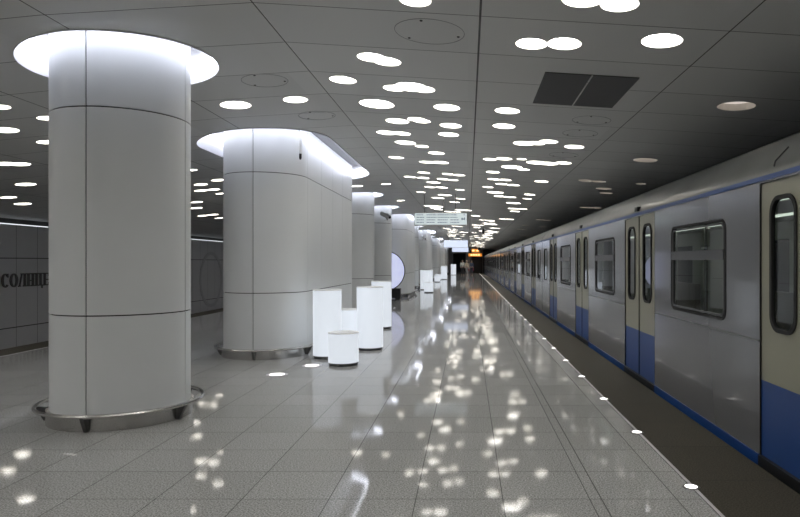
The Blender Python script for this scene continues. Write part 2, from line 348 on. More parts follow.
[(-2.34,3.46,0.20)],[(-2.41,-1.20,0.17)],[(-2.82,-1.90,0.17),(-2.55,-1.96,0.21)],[(-10.59,4.82,0.21)],[(-10.19,-1.49,0.19),(-10.46,-1.40,0.17)],
[(-10.51,-3.23,0.23)],[(-10.83,-2.01,0.18)],[(-10.11,-0.32,0.18),(-9.84,-0.33,0.21),(-10.01,-0.02,0.20)],[(-10.75,10.76,0.21),(-11.03,10.90,0.15)],
[(-10.18,6.14,0.24),(-10.45,6.11,0.16),(-10.08,6.44,0.16)],
]

# ------------------------------------------------------------ columns (positions first: the ceiling is cut round them)
# centre y, half width, straight half length
COLS = [(6.27, .61, 0), (12.45, .66, 2.0), (18.9, .61, 0), (23.2, .61, 0), (29.3, .70, 1.75), (36.0, .61, 0), (42.6, .70, 1.9),
        (49.5, .61, 0), (56.0, .70, 1.9), (62.7, .61, 0), (69.2, .70, 1.9), (76.0, .61, 0), (82.5, .70, 1.9)]
Y0, Y1 = -8.0, 90.0
def ax_of(cy): return AX-.02 if any(c[0] == cy and c[2] == 0 for c in COLS) else -3.29
def shift(l, cy): return [(ax_of(cy)+x, cy+y) for x, y in l]
openings = [shift(stadium(a, hl, 14, .265 if hl == 0 else .39), cy) for cy, a, hl in COLS]

LAMPS = [[(x, y, r*.94) for x, y, r in L] for L in LAMPS]

# ------------------------------------------------------------ ceiling with lamp cut-outs
def circ(x, y, r, n=20): return [(x+r*math.cos(2*PI*i/n), y+r*math.sin(2*PI*i/n)) for i in range(n)]
XL, XR = -11.8, 6.2
holes = list(openings); lampc = []
for L in LAMPS:
    for (x, y, r) in L: holes.append(circ(x, y, r)); lampc.append((x, y, r))
V, Fc = cdt_sheet([(XL, Y0), (XR, Y0), (XR, Y1), (XL, Y1)], holes, [((x, Y0), (x, Y1)) for x in (-3.4, -1.71)])
grid = {}
for c in lampc:
    for k in range(int(c[1]-1), int(c[1]+3)): grid.setdefault(k, []).append(c)
me = bpy.data.meshes.new('ceiling'); faces = []
ob_b = [(min(p[1] for p in o), max(p[1] for p in o), o) for o in openings]
for f in Fc:
    cx_ = sum(V[i].x for i in f)/len(f); cy_ = sum(V[i].y for i in f)/len(f)
    if any((cx_-a)**2+(cy_-b2)**2 < (r*math.cos(PI/20))**2 for a, b2, r in grid.get(int(math.floor(cy_)), ())): continue
    if -5 < cx_ < -1.9 and any(lo < cy_ < hi and inside((cx_, cy_), o) for lo, hi, o in ob_b): continue
    faces.append(tuple(f))
me.from_pydata([(v.x, v.y, ceil_z(v.x)) for v in V], [], faces)
struct(link('ceiling', me, M['ceiling']))

# ------------------------------------------------------------ floor, track beds, walls
def slab(name, x0, x1, y0, y1, z0, z1, m):
    bm = BM(); box(bm, x0, x1, y0, y1, z0, z1); return struct(obj(name, bm, m))
PL, PR = -8.0, 2.14
SL, SR = -7.4, 1.5
slab('floor', SL, SR-.016, Y0, Y1, -.3, 0, M['floor'])
slab('trim_3', SR-.016, SR-.010, Y0, Y1, -.3, -.0005, M['core'])
slab('trim_1', SR-.010, SR+.014, Y0, Y1, -.3, .001, M['strip'])
slab('trim_2', SL-.03, SL, Y0, Y1, -.3, .001, M['strip'])
slab('floor_edge_right', SR+.014, PR, Y0, Y1, -.3, 0, M['edge'])
slab('floor_edge_left', PL, SL-.03, Y0, Y1, -.3, 0, M['edge'])
slab('floor_track_right', PR-.25, XR, Y0, Y1, -1.3, -1.15, M['dark'])
slab('floor_track_left', XL, PL+.25, Y0, Y1, -1.3, -1.15, M['dark'])
slab('wall_under_right', PR-.25, PR-.1, Y0, Y1, -1.15, -.3, M['dark'])
slab('wall_under_left', PL+.1, PL+.25, Y0, Y1, -1.15, -.3, M['dark'])
slab('wall_left', XL-.2, XL, Y0, Y1, -1.3, 2.46, M['wall'])
slab('wall_left_upper', XL-.35, XL-.1, Y0, Y1, 2.46, 2.9, M['dark'])
slab('wall_right', XR, XR+.2, Y0, Y1, -1.3, 3.2, M['dark'])
slab('wall_back', XL-.35, XR+.2, Y0-.2, Y0, -1.3, 3.7, M['endwall'])
t_ = thing('wall_light_strip', 'thin pale light strip running along the top of the left track wall', 'light strip', (XL, 0, 2.46))
bm = BM(); box(bm, .01, .04, Y0+.1, Y1-.1, .005, .03); obj('diffuser', bm, emis('strip_light', (.9, .95, 1), .7), t_)
bm = BM(); box(bm, -.05, .045, Y0+.1, Y1-.1, -.005, .004); obj('housing', bm, M['steel'], t_)
# rails on both tracks
for x0, nm in ((3.0, 'right'), (-9.0, 'left')):
    for k, dx in enumerate((0, 1.5 if nm == 'right' else -1.5)):
        bm = BM(); box(bm, x0+dx-.035, x0+dx+.035, Y0+.1, Y1, -1.02, -1.0); box(bm, x0+dx-.01, x0+dx+.01, Y0+.1, Y1, -1.14, -1.02); box(bm, x0+dx-.07, x0+dx+.07, Y0+.1, Y1, -1.15, -1.13)
        tag(obj('rail', bm, M['steel_dark']), '%s steel rail of the %s track' % (('platform-side', 'wall-side')[k], nm), 'rail', 'rails of the tracks')

# end wall with dark opening
bm = BM()
box(bm, XL-.3, -2.1, Y1, Y1+.3, -1.3, 3.7); box(bm, -.35, PR, Y1, Y1+.3, 0, 3.7); box(bm, -2.1, -.35, Y1, Y1+.3, 2.65, 3.7)
struct(obj('wall_end', bm, M['endwall']))
slab('wall_portal', PR, XR, Y1, Y1+.3, 2.7, 3.7, M['dark'])
slab('wall_passage', -2.3, -.2, Y1+3, Y1+3.1, 0, 2.8, M['dark'])
slab('wall_tunnel', PR, XR, Y1+6, Y1+6.1, -1.3, 2.8, M['dark'])
bm = BM(); box(bm, -.28, .28, Y1-.5, Y1-.35, 0, 3.2, .02)
tag(obj('pier', bm, M['white']), 'pale square pier at the far end of the platform behind the people', 'pier')
bm = BM(); box(bm, .45, 2.0, Y1-.12, Y1-.02, 0, 2.3, .02)
tag(obj('service_door', bm, M['black']), 'dark service door in the end wall under the orange displays', 'door')

# station name in relief letters on the left track wall
def serif(bm, u, z, w_, h=.028): box(bm, XL, XL+.03, u-w_/2, u+w_/2, z, z+h)
def stem(bm, u, z0, z1, w_=.07, sf=True):
    box(bm, XL, XL+.03, u-w_/2, u+w_/2, z0, z1)
    if sf: serif(bm, u, z0, w_+.06); serif(bm, u, z1-.028, w_+.06)
def ringy(bm, u, z0, z1, w_, a0=0, a1=2*PI):
    n = 28; zc = (z0+z1)/2; hh = (z1-z0)/2; R = []
    for i in range(n+1):
        a = a0+(a1-a0)*i/n; k = 1-.5*abs(math.cos(a))
        o_ = (u+w_/2*math.cos(a), zc+hh*math.sin(a)); i_ = (u+(w_/2-.072)*math.cos(a), zc+(hh-.03)*math.sin(a))
        R.append([bm.verts.new((XL+x, p[0], p[1])) for x, p in ((0, o_), (.03, o_), (.03, i_), (0, i_))])
    for p, q in zip(R, R[1:]):
        for k in range(4): bm.faces.new((p[k], p[(k+1) % 4], q[(k+1) % 4], q[k]))
def bar(bm, p, q, w_):
    (u0, z0), (u1, z1) = p, q
    vs = [bm.verts.new((XL+x, u+s, z)) for x in (0, .03) for u, z, s in ((u0, z0, -w_/2), (u0, z0, w_/2), (u1, z1, w_/2), (u1, z1, -w_/2))]
    a, b2 = vs[:4], vs[4:]
    bm.faces.new(a); bm.faces.new(b2)
    for k in range(4): bm.faces.new((a[k], a[(k+1) % 4], b2[(k+1) % 4], b2[k]))
Z0, Z1 = .85, 1.20
def letter(ch, u):
    bm = BM()
    if ch == 'С': ringy(bm, u, Z0-.005, Z1+.005, .27, .75, 2*PI-.75); box(bm, XL, XL+.03, u+.085, u+.10, Z1-.10, Z1)
    elif ch == 'О': ringy(bm, u, Z0-.005, Z1+.005, .29)
    elif ch == 'Л': stem(bm, u+.09, Z0, Z1); bar(bm, (u-.11, Z0), (u-.02, Z1), .035); serif(bm, u-.11, Z0, .09); box(bm, XL, XL+.03, u-.06, u+.09, Z1-.028, Z1)
    elif ch == 'Н': stem(bm, u-.085, Z0, Z1); stem(bm, u+.085, Z0, Z1); box(bm, XL, XL+.03, u-.085, u+.085, .99, 1.02)
    elif ch == 'Ц': stem(bm, u-.085, Z0, Z1); stem(bm, u+.075, Z0, Z1); box(bm, XL, XL+.03, u-.085, u+.15, Z0, Z0+.03); box(bm, XL, XL+.03, u+.125, u+.15, Z0-.07, Z0+.01)
    elif ch == 'Е': stem(bm, u-.07, Z0, Z1); box(bm, XL, XL+.03, u-.07, u+.11, Z0, Z0+.03); box(bm, XL, XL+.03, u-.07, u+.11, Z1-.03, Z1); box(bm, XL, XL+.03, u-.07, u+.07, 1.0, 1.03); box(bm, XL, XL+.03, u+.09, u+.11, Z0, Z0+.09); box(bm, XL, XL+.03, u+.09, u+.11, Z1-.09, Z1)
    elif ch == 'В': stem(bm, u-.07, Z0, Z1); ringy(bm, u-.02, Z0, 1.04, .24, -PI/2, PI/2); ringy(bm, u-.03, 1.01, Z1, .21, -PI/2, PI/2)
    return bm
words = ['first letter С', 'letter О, second of the name', 'letter Л', 'letter Н', 'letter Ц', 'letter Е', 'letter В next to the near column', 'last letter О of the name']
for ch, u, wd in zip('СОЛНЦЕВО', (16.30, 16.61, 16.93, 17.25, 17.57, 17.89, 18.20, 18.53), words):
    tag(obj('wall_letter', letter(ch, u), M['letters']), 'dark serif %s in relief on the left track wall' % wd, 'letter', 'letters of the station name')
bm = BM(); N = 64; loops = []
for r0, x in ((1.27, 0), (1.27, .02), (1.12, .02), (1.12, 0), (1.27, 0)):
    loops.append([(XL+x, 29.4+r0*math.cos(2*PI*i/N), .70+r0*math.sin(2*PI*i/N)) for i in range(N)])
loft(bm, loops); tag(obj('wall_ring', bm, M['ring']), 'big faint ring on the left track wall seen between the two near columns', 'ring emblem')

# ------------------------------------------------------------ columns
def resample(pts, cuts):
    return pts
def make_column(i, cy, a, hl, label):
    group = None
    T = thing('round_column' if hl == 0 else 'oblong_column', label, 'column', (ax_of(cy), cy, 0))
    zt = 3.46+.22
    # dark core just behind the cladding
    bm = BM(); loft(bm, [[(x, y, z) for x, y in stadium(a, hl, 10, -.02)] for z in (.002, zt)], True); obj('core', bm, M['core'], T, True)
    # cladding: tiers and vertical joints
    tiers = [(.13, 1.015), (1.027, 2.875), (2.887, zt-.002)]
    # parametrise outline finely
    n = 18; base = stadium(a, hl, n)
    P = [Vector((x, y)) for x, y in base]
    L = [0]
    for p, q in zip(P, P[1:]+P[:1]): L.append(L[-1]+(q-p).length)
    tot = L[-1]
    def at(s):
        s %= tot
        for k in range(len(P)):
            if L[k+1] >= s: f = (s-L[k])/max(1e-9, L[k+1]-L[k]); return P[k].lerp(P[(k+1) % len(P)], f)
        return P[0]
    q = PI/2*a
    if hl == 0: cuts = [0, tot/4, tot/2, 3*tot/4]
    else:
        ns = 4; cuts = [0]+[q+.05+(2*hl-.1)*k/ns for k in range(ns+1)]+[tot/2]+[tot-q-.05-(2*hl-.1)*k/ns for k in range(ns, -1, -1)]
    for z0, z1 in tiers:
        bm = BM()
        for k, s0 in enumerate(cuts):
            s1 = cuts[(k+1) % len(cuts)] if k < len(cuts)-1 else tot
            g = .006 if (hl == 0 or k in (0, len(cuts)-1)) else .003
            m_ = max(2, int((s1-s0)/.05)); pts = [at(s0+g+(s1-s0-2*g)*j_/m_) for j_ in range(m_+1)]
            nn = []
            for j_ in range(m_+1):
                d = (pts[min(j_+1, m_)]-pts[max(j_-1, 0)]).normalized(); nn.append(Vector((d.y, -d.x)))
            R = [[bm.verts.new((u.x, u.y, z)) for u, z in ((p, z0), (p, z1), (p-n_*.012, z1), (p-n_*.012, z0))] for p, n_ in zip(pts, nn)]
            for A, B in zip(R, R[1:]):
                for e in range(4): bm.faces.new((A[e], A[(e+1) % 4], B[(e+1) % 4], B[e]))
            bm.faces.new(R[0]); bm.faces.new(R[-1])
        obj('cladding', bm, M['panel'], T, True)
    bm = BM()
    loft(bm, [[(x, y, z) for x, y in stadium(a, hl, 14, o)] for o, z in ((.028, .001), (.028, .128), (.0, .129), (-.01, .129))]); obj('plinth', bm, M['steel'], T, True)
    # buffer rail with brackets
    rp = stadium(a, hl, 16, .115)
    bm = BM(); tube(bm, [(x, y, .155) for x, y in rp], .019, 8, True); rl = obj('buffer_rail', bm, M['steel'], T, True)
    ang = [(-.04, 0)] if hl == 0 else []
    R = [Vector(p) for p in rp]; LL = [0]
    for p, q2 in zip(R, R[1:]+R[:1]): LL.append(LL[-1]+(q2-p).length)
    tt = LL[-1]; nb = 5 if hl == 0 else 12
    for k in range(nb):
        s_ = tt*k/nb+.03
        for e in range(len(R)):
            if LL[e+1] >= s_: p = R[e].lerp(R[(e+1) % len(R)], (s_-LL[e])/(LL[e+1]-LL[e])); d = (R[(e+1) % len(R)]-R[e]).normalized(); break
        nn = Vector((d.y, -d.x))
        bm = BM(); w2 = d*.016
        A = p-nn*.092; vs = []
        for sg in (-1, 1):
            for c_, z in ((p+nn*.012, .15), (A, .12), (A, .012), (A+nn*.03, .006)):
                vs.append(bm.verts.new((c_.x+sg*w2.x, c_.y+sg*w2.y, z)))
        bm.faces.new(vs[:4]); bm.faces.new(vs[4:])
        for j_ in range(4): bm.faces.new((vs[j_], vs[(j_+1) % 4], vs[4+(j_+1) % 4], vs[4+j_]))
        obj('bracket', bm, M['steel_dark'], rl)
    return T
collabel = ['thick round white column nearest the camera with a steel buffer rail', 'long oblong white column behind the nearest round one, beside the glowing cylinders',
  'round white column just behind the long near column', 'round white column carrying the bullet camera, right behind its round twin', 'oblong white column behind the lit round map stand',
  'round white column between the two oblong ones left of the long hanging sign', 'oblong white column far off with a camera at its near end']
def cove(cy, a, hl, label):
    T = thing('column_light_cove', label, 'light cove', (ax_of(cy), cy, 3.46))
    op = .265 if hl == 0 else .39
    out = stadium(a, hl, 14, op); inn = stadium(a, hl, 14, .0)
    def zc(x): return ceil_z(ax_of(cy)+x)-3.46
    bm = BM(); loft(bm, [[(x, y, zc(x)-.012) for x, y in out], [(x, y, .235) for x, y in out]]); obj('shroud', bm, M['cove'], T, True)
    bm = BM(); loft(bm, [[(x, y, .235) for x, y in out], [(x, y, .225) for x, y in inn]]); obj('cap', bm, M['cap'], T)
    lip = stadium(a, hl, 14, op+.004)
    bm = BM(); loft(bm, [[(x, y, zc(x)+.004) for x, y in lip], [(x, y, zc(x)-.014) for x, y in lip], [(x, y, zc(x)-.014) for x, y in out]]); obj('trim_ring', bm, M['white'], T)
    bm = BM(); tb = stadium(a, hl, 14, op-.05); tube(bm, [(x, y, .165) for x, y in tb], .022, 8, True); obj('light_tube', bm, M['tube'], T, True)
for i, (cy, a, hl) in enumerate(COLS):
    lab = collabel[i] if i < len(collabel) else 'far %s white column near the platform end' % ('round' if hl == 0 else 'oblong')
    T = make_column(i, cy, a, hl, lab)
    if i >= len(collabel): T['group'] = 'far %s columns' % ('round' if hl == 0 else 'oblong')
    cl = ['glowing round ceiling cove ringing the nearest column', 'glowing oblong ceiling cove ringing the long column by the glowing cylinders', 'bright ceiling cove above the round column right behind the long near one', 'bright ceiling cove above the round column with the bullet camera',
       'bright oblong ceiling cove above the column behind the round map stand']
    lab = cl[i] if i < len(cl) else 'bright ceiling cove around a far column of the row'
    cove(cy, a, hl, lab)
    if i >= len(cl): [o for o in C.objects if o.name.startswith('column_light_cove')][-1]['group'] = 'far column coves'

# ------------------------------------------------------------ ceiling lamps
def lamp(L, label, group, far=False):
    x0 = sum(c[0] for c in L)/len(L); y0 = sum(c[1] for c in L)/len(L)
    z0 = ceil_z(x0); T = thing('ceiling_light', label, 'ceiling light', (x0, y0, z0), group)
    bw = BM(); bd = BM(); n = 20; D = .075
    for k, (x, y, r) in enumerate(L):
        P = circ(x, y, r, n)
        for i in range(n):
            p = P[i]; q = P[(i+1) % n]; mx_ = ((p[0]+q[0])/2, (p[1]+q[1])/2)
            if any((mx_[0]-a)**2+(mx_[1]-b2)**2 < (rr*.985)**2 for kk, (a, b2, rr) in enumerate(L) if kk != k): continue
            vs = [bw.verts.new((u[0]-x0, u[1]-y0, ceil_z(u[0])-z0+d)) for u, d in ((p, -.003), (q, -.003), (q, D+.02), (p, D+.02))]
            bw.faces.new(vs)
        bd.faces.new([bd.verts.new((u[0]-x0, u[1]-y0, ceil_z(u[0])-z0+D+.002*k)) for u in circ(x, y, r+.003, n)][::-1])
    bmesh.ops.remove_doubles(bw, verts=bw.verts, dist=1e-4)
    obj('recess', bw, M['recess'], T); 
    me_ = bpy.data.meshes.new('diffuser'); bd.to_mesh(me_); bd.free(); link('diffuser', me_, M['lampdim' if x0 > 2.08 else 'lamp'], T)
def bay(x): return 'track' if x > 2.08 else 'right' if x > .097 else 'middle' if x > -1.71 else 'axis' if x > -4.95 else 'left'
place = {'track': 'over the train', 'right': 'in the bay right of the black joint', 'middle': 'in the bay left of the black joint', 'axis': 'in the column bay', 'left': 'in the ceiling left of the columns'}
ordw = ['nearest', 'second nearest', 'third nearest', 'fourth nearest', 'fifth nearest', 'sixth nearest', 'seventh nearest', 'eighth nearest', 'ninth nearest', 'tenth nearest', 'eleventh nearest', 'twelfth nearest']
cnt = {}
NF = {2: 'double', 1: 'round', 3: 'triple'}
for L in sorted(LAMPS, key=lambda l: l[0][1]):
    bx = bay(L[0][0]); k = cnt.get(bx, 0)
    if L[0][1] < 4.0: lab = '%s added recessed ceiling lamp out of view %s' % (NF[len(L)], place[bx]); g = 'added ceiling lamps out of view'  # unseen lamps added overhead and behind the camera for more light
    else:
        cnt[bx] = k+1
        if k < 12: lab = '%s ceiling lamp, %s %s' % ({1: 'single round', 2: 'double lobed', 3: 'triple lobed'}[len(L)], ordw[k], place[bx]); g = 'ceiling lamps ' + place[bx]  # left of the columns the nearest ones are unseen lamps added for light
        else: lab = 'small far %s ceiling lamp %s' % (NF[len(L)], place[bx]); g = 'far %s ceiling lamps %s' % (NF[len(L)], place[bx])
    lamp(L, lab, g)

# ceiling grille and hatches
gx0, gx1, gy0, gy1 = .775, 1.725, 6.43, 7.68
T = thing('ceiling_grille', 'dark rectangular ventilation grille of two halves in the ceiling', 'grille', ((gx0+gx1)/2, (gy0+gy1)/2, ceil_z((gx0+gx1)/2)))
T.rotation_euler = (0, math.atan(.06), 0)
hw, hl_ = (gx1-gx0)/2, (gy1-gy0)/2
bm = BM(); box(bm, -hw, hw, -hl_, hl_, -.004, .0); obj('backing', bm, M['black'], T)
for sx in (-1, 1):
    bm = BM(); xa, xb = sorted((sx*.008, sx*hw))
    k = 0; y = -hl_+.012
    while y < hl_-.012:
        box(bm, xa, xb, y, y+.014, -.012, -.004); y += .028
    obj('louvre_panel', bm, M['grille'], T)
bm = BM(); box(bm, -.007, .007, -hl_, hl_, -.016, -.004); obj('divider', bm, M['ceiling'], T)
for x, y, r, lab in ((-.33, 5.5, .30, 'round access hatch outlined in the ceiling, nearest, left of the black joint'), (1.62, 8.4, .25, 'round access hatch outline just beyond the ceiling grille'),
                     (1.62, 9.25, .25, 'round access hatch outline, second beyond the ceiling grille'), (1.66, 11.1, .25, 'round access hatch outline, third beyond the ceiling grille'),
                     (-2.27, 7.15, .25, 'round access hatch outline in the ceiling between the two near column coves'), (-2.1, 8.9, .25, 'round access hatch outline above the near end of the long column')):
    T = thing('ceiling_hatch', lab, 'hatch', (x, y, ceil_z(x)), 'round ceiling hatches')
    T.rotation_euler = (0, math.atan(.06 if x > -1.71 else -.059), 0)
    bm = BM(); tube(bm, [(r*math.cos(2*PI*i/36), r*math.sin(2*PI*i/36), -.0005) for i in range(36)], .0028, 6, True); obj('rim', bm, M['grille'], T)
    for a in (.3, 2.4, 4.5):
        bm = BM(); lathe(bm, [(.011, -.006), (.014, .001)], 10, (.86*r*math.cos(a), .86*r*math.sin(a))); obj('screw', bm, M['black'], T)

# ------------------------------------------------------------ glowing cylinders
def cylinder_lamp(x, y, r, h, label, nm='light_cylinder', cat='light cylinder'):
    T = thing(nm, label, cat, (x, y, 0), 'glowing white cylinders')
    bm = BM(); lathe(bm, [(r-.03, .001), (r-.012, .004), (r-.012, .045)], 40); obj('base_ring', bm, M['steel_dark'], T, True)
    bm = BM(); lathe(bm, [(r, .045), (r, h-.012)], 48, cap=False); obj('light_body', bm, M['glow'], T, True)
    bm = BM(); lathe(bm, [(r+.004, h-.014), (r+.004, h-.003), (r-.004, h)], 48); obj('lid', bm, M['white'], T, True)
cylinder_lamp(-2.21, 10.05, .22, 1.07, 'tall glowing white cylinder beside the long column, left one of the near group')
cylinder_lamp(-1.685, 11.0, .225, 1.08, 'tall glowing white cylinder standing right behind the low stool')
cylinder_lamp(-1.82, 9.35, .22, .48, 'low glowing white cylinder stool in front of the near group')
cylinder_lamp(-2.13, 11.5, .22, .66, 'mid-height glowing cylinder half hidden between the two tall near ones')
cylinder_lamp(-1.96, 14.5, .225, 1.07, 'tall glowing cylinder standing alone behind the near group')
cylinder_lamp(-2.36, 34.6, .22, 1.07, 'tall glowing cylinder in the second group behind its low stool')
cylinder_lamp(-2.20, 36.0, .22, 1.05, 'tall glowing cylinder at the back of the second group')
cylinder_lamp(-1.93, 31.4, .23, .52, 'low glowing stool in front of the second group down the platform')
cylinder_lamp(-2.05, 55.0, .26, 1.15, 'tall glowing cylinder of the third group, far down the row')
cylinder_lamp(-2.45, 53.0, .25, .50, 'low glowing stool of the third group, far down the row')
cylinder_lamp(-2.3, 48.0, .22, .50, 'low glowing stool between the second and third groups')
cylinder_lamp(-1.68, 74.0, .30, 1.25, 'farthest tall glowing cylinder left of the walking people')

# floor spots
def floor_spot(x, y, r, label, group):
    T = thing('floor_light', label, 'floor light', (x, y, 0), group)
    bm = BM(); lathe(bm, [(r*1.3, .0005), (r*1.25, .003), (r*.95, .0035)], 28); obj('bezel', bm, M['steel_dark'] if r < .06 else M['strip'], T, True)
    bm = BM(); lathe(bm, [(r*.95, .003), (r*.7, .006)], 28); obj('lens', bm, M['floorlamp'], T, True)
    return T
floor_spot(-2.545, 8.53, .11, 'round lit floor spot in front of the long column, nearer the camera', 'floor spots by the long column')
floor_spot(-2.26, 9.27, .11, 'round lit floor spot at the foot of the left tall glowing cylinder', 'floor spots by the long column')
proto = None
for k in range(60):
    y = 4.27+1.37*k
    if k < 8: lab = 'small round guide light set in the platform edge strip, %s' % ('nearest to the camera' if k == 0 else ordw[k])
    else: lab = 'small far guide light in the platform edge strip'
    g = 'guide lights in the platform edge strip'
    if proto is None: proto = floor_spot(SR-.012, y, .045, lab, g)
    else: dup(proto, (SR-.012, y, 0), lab, g)

# ------------------------------------------------------------ round map stand
T = thing('map_stand', 'round lit map disc on a black base standing between the columns', 'information stand', (-3.28, 25.3, 0))
def disc(bm, r, y0, y1, z, seg=56):
    loft(bm, [[(r*math.cos(2*PI*i/seg), y, z+r*math.sin(2*PI*i/seg)) for i in range(seg)] for y in (y0, y1)], True)
bm = BM(); disc(bm, .80, -.05, .05, 1.15); obj('rim', bm, M['black'], T, True)
bm = BM(); disc(bm, .765, -.06, .06, 1.15); obj('map_face', bm, M['maplit'], T, True)
bm = BM(); box(bm, -.62, .62, -.16, .16, .001, .46, .01); obj('base', bm, M['black'], T)

# ------------------------------------------------------------ hanging signs
def sign(x0, x1, y, z0, z1, face, label, txt):
    T = thing('hanging_sign', label, 'sign', ((x0+x1)/2, y, z0)); w_ = (x1-x0)/2; h = z1-z0
    bm = BM(); box(bm, -w_, w_, -.05, .05, 0, h, .015); obj('case', bm, M['steel'], T)
    bm = BM(); box(bm, -w_+.015, w_-.015, -.056, .056, .015, h-.015, .006); fc = obj('face', bm, face, T)
    for sx in (-.62, .55):
        bm = BM(); zt = ceil_z((x0+x1)/2+sx*w_)-z0; tube(bm, [(sx*w_, 0, h-.005), (sx*w_, 0, zt+.003)], .009, 8); obj('hanger', bm, M['steel_dark'], T)
    if txt:
        bm = BM(); rr = random.Random(4)
        for cx0, wd in ((-.70, .27), (-.41, .30), (-.09, .36), (.28, .26)):
            for row in range(4):
                zz = h*(.80-.2*row); x = cx0; end = cx0+wd*rr.uniform(.7, 1)
                while x < end-.01:
                    l = min(rr.uniform(.03, .08), end-x); box(bm, x, x+l, -.058, -.056, zz, zz+.021); x += l+.012
        obj('lettering', bm, M['signtext'], fc)
        bm = BM(); box(bm, .60, .635, -.058, -.056, h*.42, h*.60); box(bm, .64, .66, -.058, -.056, h*.42, h*.55); box(bm, .67, .70, -.058, -.056, h*.42, h*.62); box(bm, .67, .69, -.058, -.056, h*.8, h*.88); obj('pictogram', bm, M['signtext'], fc)
    return T
sign(-1.56, -.02, 18.6, 2.565, 2.93, M['signface'], 'long pale line-map sign hanging from the ceiling, nearest of the signs', True)
sign(-1.56, 0, 41, 2.42, 2.90, M['signlit'], 'lit bluish white hanging sign behind the long line-map sign', False)
sign(-1.45, .05, 58, 2.40, 2.85, M['signlit'], 'farthest lit white hanging sign above the people', False)
# orange time displays
for z0, z1, y, x0, x1, lab in ((2.72, 3.12, 80, .45, 1.4, 'upper orange clock display hanging at the far platform end'), (2.2, 2.58, 80.6, .05, 1.75, 'wide lower orange display hanging under the clock')):
    T = thing('clock_display', lab, 'clock display', ((x0+x1)/2, y, z0)); w_ = (x1-x0)/2; h = z1-z0
    bm = BM(); box(bm, -w_, w_, -.08, .08, 0, h, .02); obj('case', bm, M['orange'], T)
    bm = BM()
    n = 2 if h > .39 else 4
    for k in range(n):
        c_ = -w_*.55+k*(1.1*w_/(n-1)); box(bm, c_-.13, c_+.13, -.09, -.08, h*.28, h*.75)
    obj('digits', bm, M['orangehot'], T)
    zt = ceil_z((x0+x1)/2)-z0
    for sx in (-.8, .8):
        bm = BM(); xx = sx*w_; tube(bm, [(xx, 0, h-.01), (xx, 0, ceil_z((x0+x1)/2+xx)-z0+.003)], .02, 6); obj('hanger', bm, M['steel_dark'], T)

# ------------------------------------------------------------ cameras and ceiling devices
def bullet(x, y, z, rz, s, label, arm):
    T = thing('security_camera', label, 'camera', (x, y, z), None, rz)
    bm = BM(); tube(bm, [(0, .16*s, .07*s), (0, .15*s, .07*s), (0, -.17*s, -.05*s), (0, -.19*s, -.058*s)], [.05*s, .062*s, .062*s, .055*s], 16); obj('housing', bm, M['white'], T, True)
    bm = BM(); tube(bm, [(0, -.185*s, -.056*s), (0, -.205*s, -.064*s)], .042*s, 14); obj('lens', bm, M['black'], T, True)
    bm = BM(); box(bm, -.065*s, .065*s, -.19*s, .16*s, .062*s, .07*s); b_ = obj('sun_shield', bm, M['white'], T)
    bm = BM(); tube(bm, [(0, .02, -.03*s), (arm[0]*.4, .03, -.12*s), (arm[0], arm[1], -.10*s)], .014, 8); obj('arm', bm, M['steel'], T, True)
    return T
bullet(-2.86, 22.1, 3.1, .9, 1.15, 'white bullet camera mounted on the round column behind the long one', (.36, .40))
bullet(-2.75, 39.75, 3.0, .5, 1.2, 'far bullet camera at the near end of an oblong column', (-.15, .40))
def dome(x, y, s, lab):
    z = ceil_z(x); T = thing('hanging_speaker', lab, 'speaker', (x, y, z), None)
    bm = BM(); tube(bm, [(0, 0, .002), (0, 0, -.45*s)], .012, 6); obj('stem', bm, M['steel_dark'], T)
    bm = BM(); lathe(bm, [(.03*s, -.72*s), (.09*s, -.68*s), (.11*s, -.55*s), (.06*s, -.44*s)], 16); obj('housing', bm, M['black'], T, True)
dome(-.78, 20.4, 1.0, 'dark device hanging from the ceiling just under the line-map sign')
dome(.75, 31.0, .75, 'small dark device hanging in the right bay above the platform')
dome(1.0, 58.0, 1.2, 'far dark device hanging near the orange clock display')
T = thing('column_sensor', 'white vertical tube fixture at the top corner of the long column', 'fixture', (-2.60, 9.93, 3.12))
bm = BM(); tube(bm, [(0, 0, .06), (0, 0, .42)], .026, 12); obj('tube', bm, M['white'], T, True)
bm = BM(); lathe(bm, [(.012, -.03), (.02, .0), (.02, .06)], 12); obj('tip', bm, M['black'], T, True)

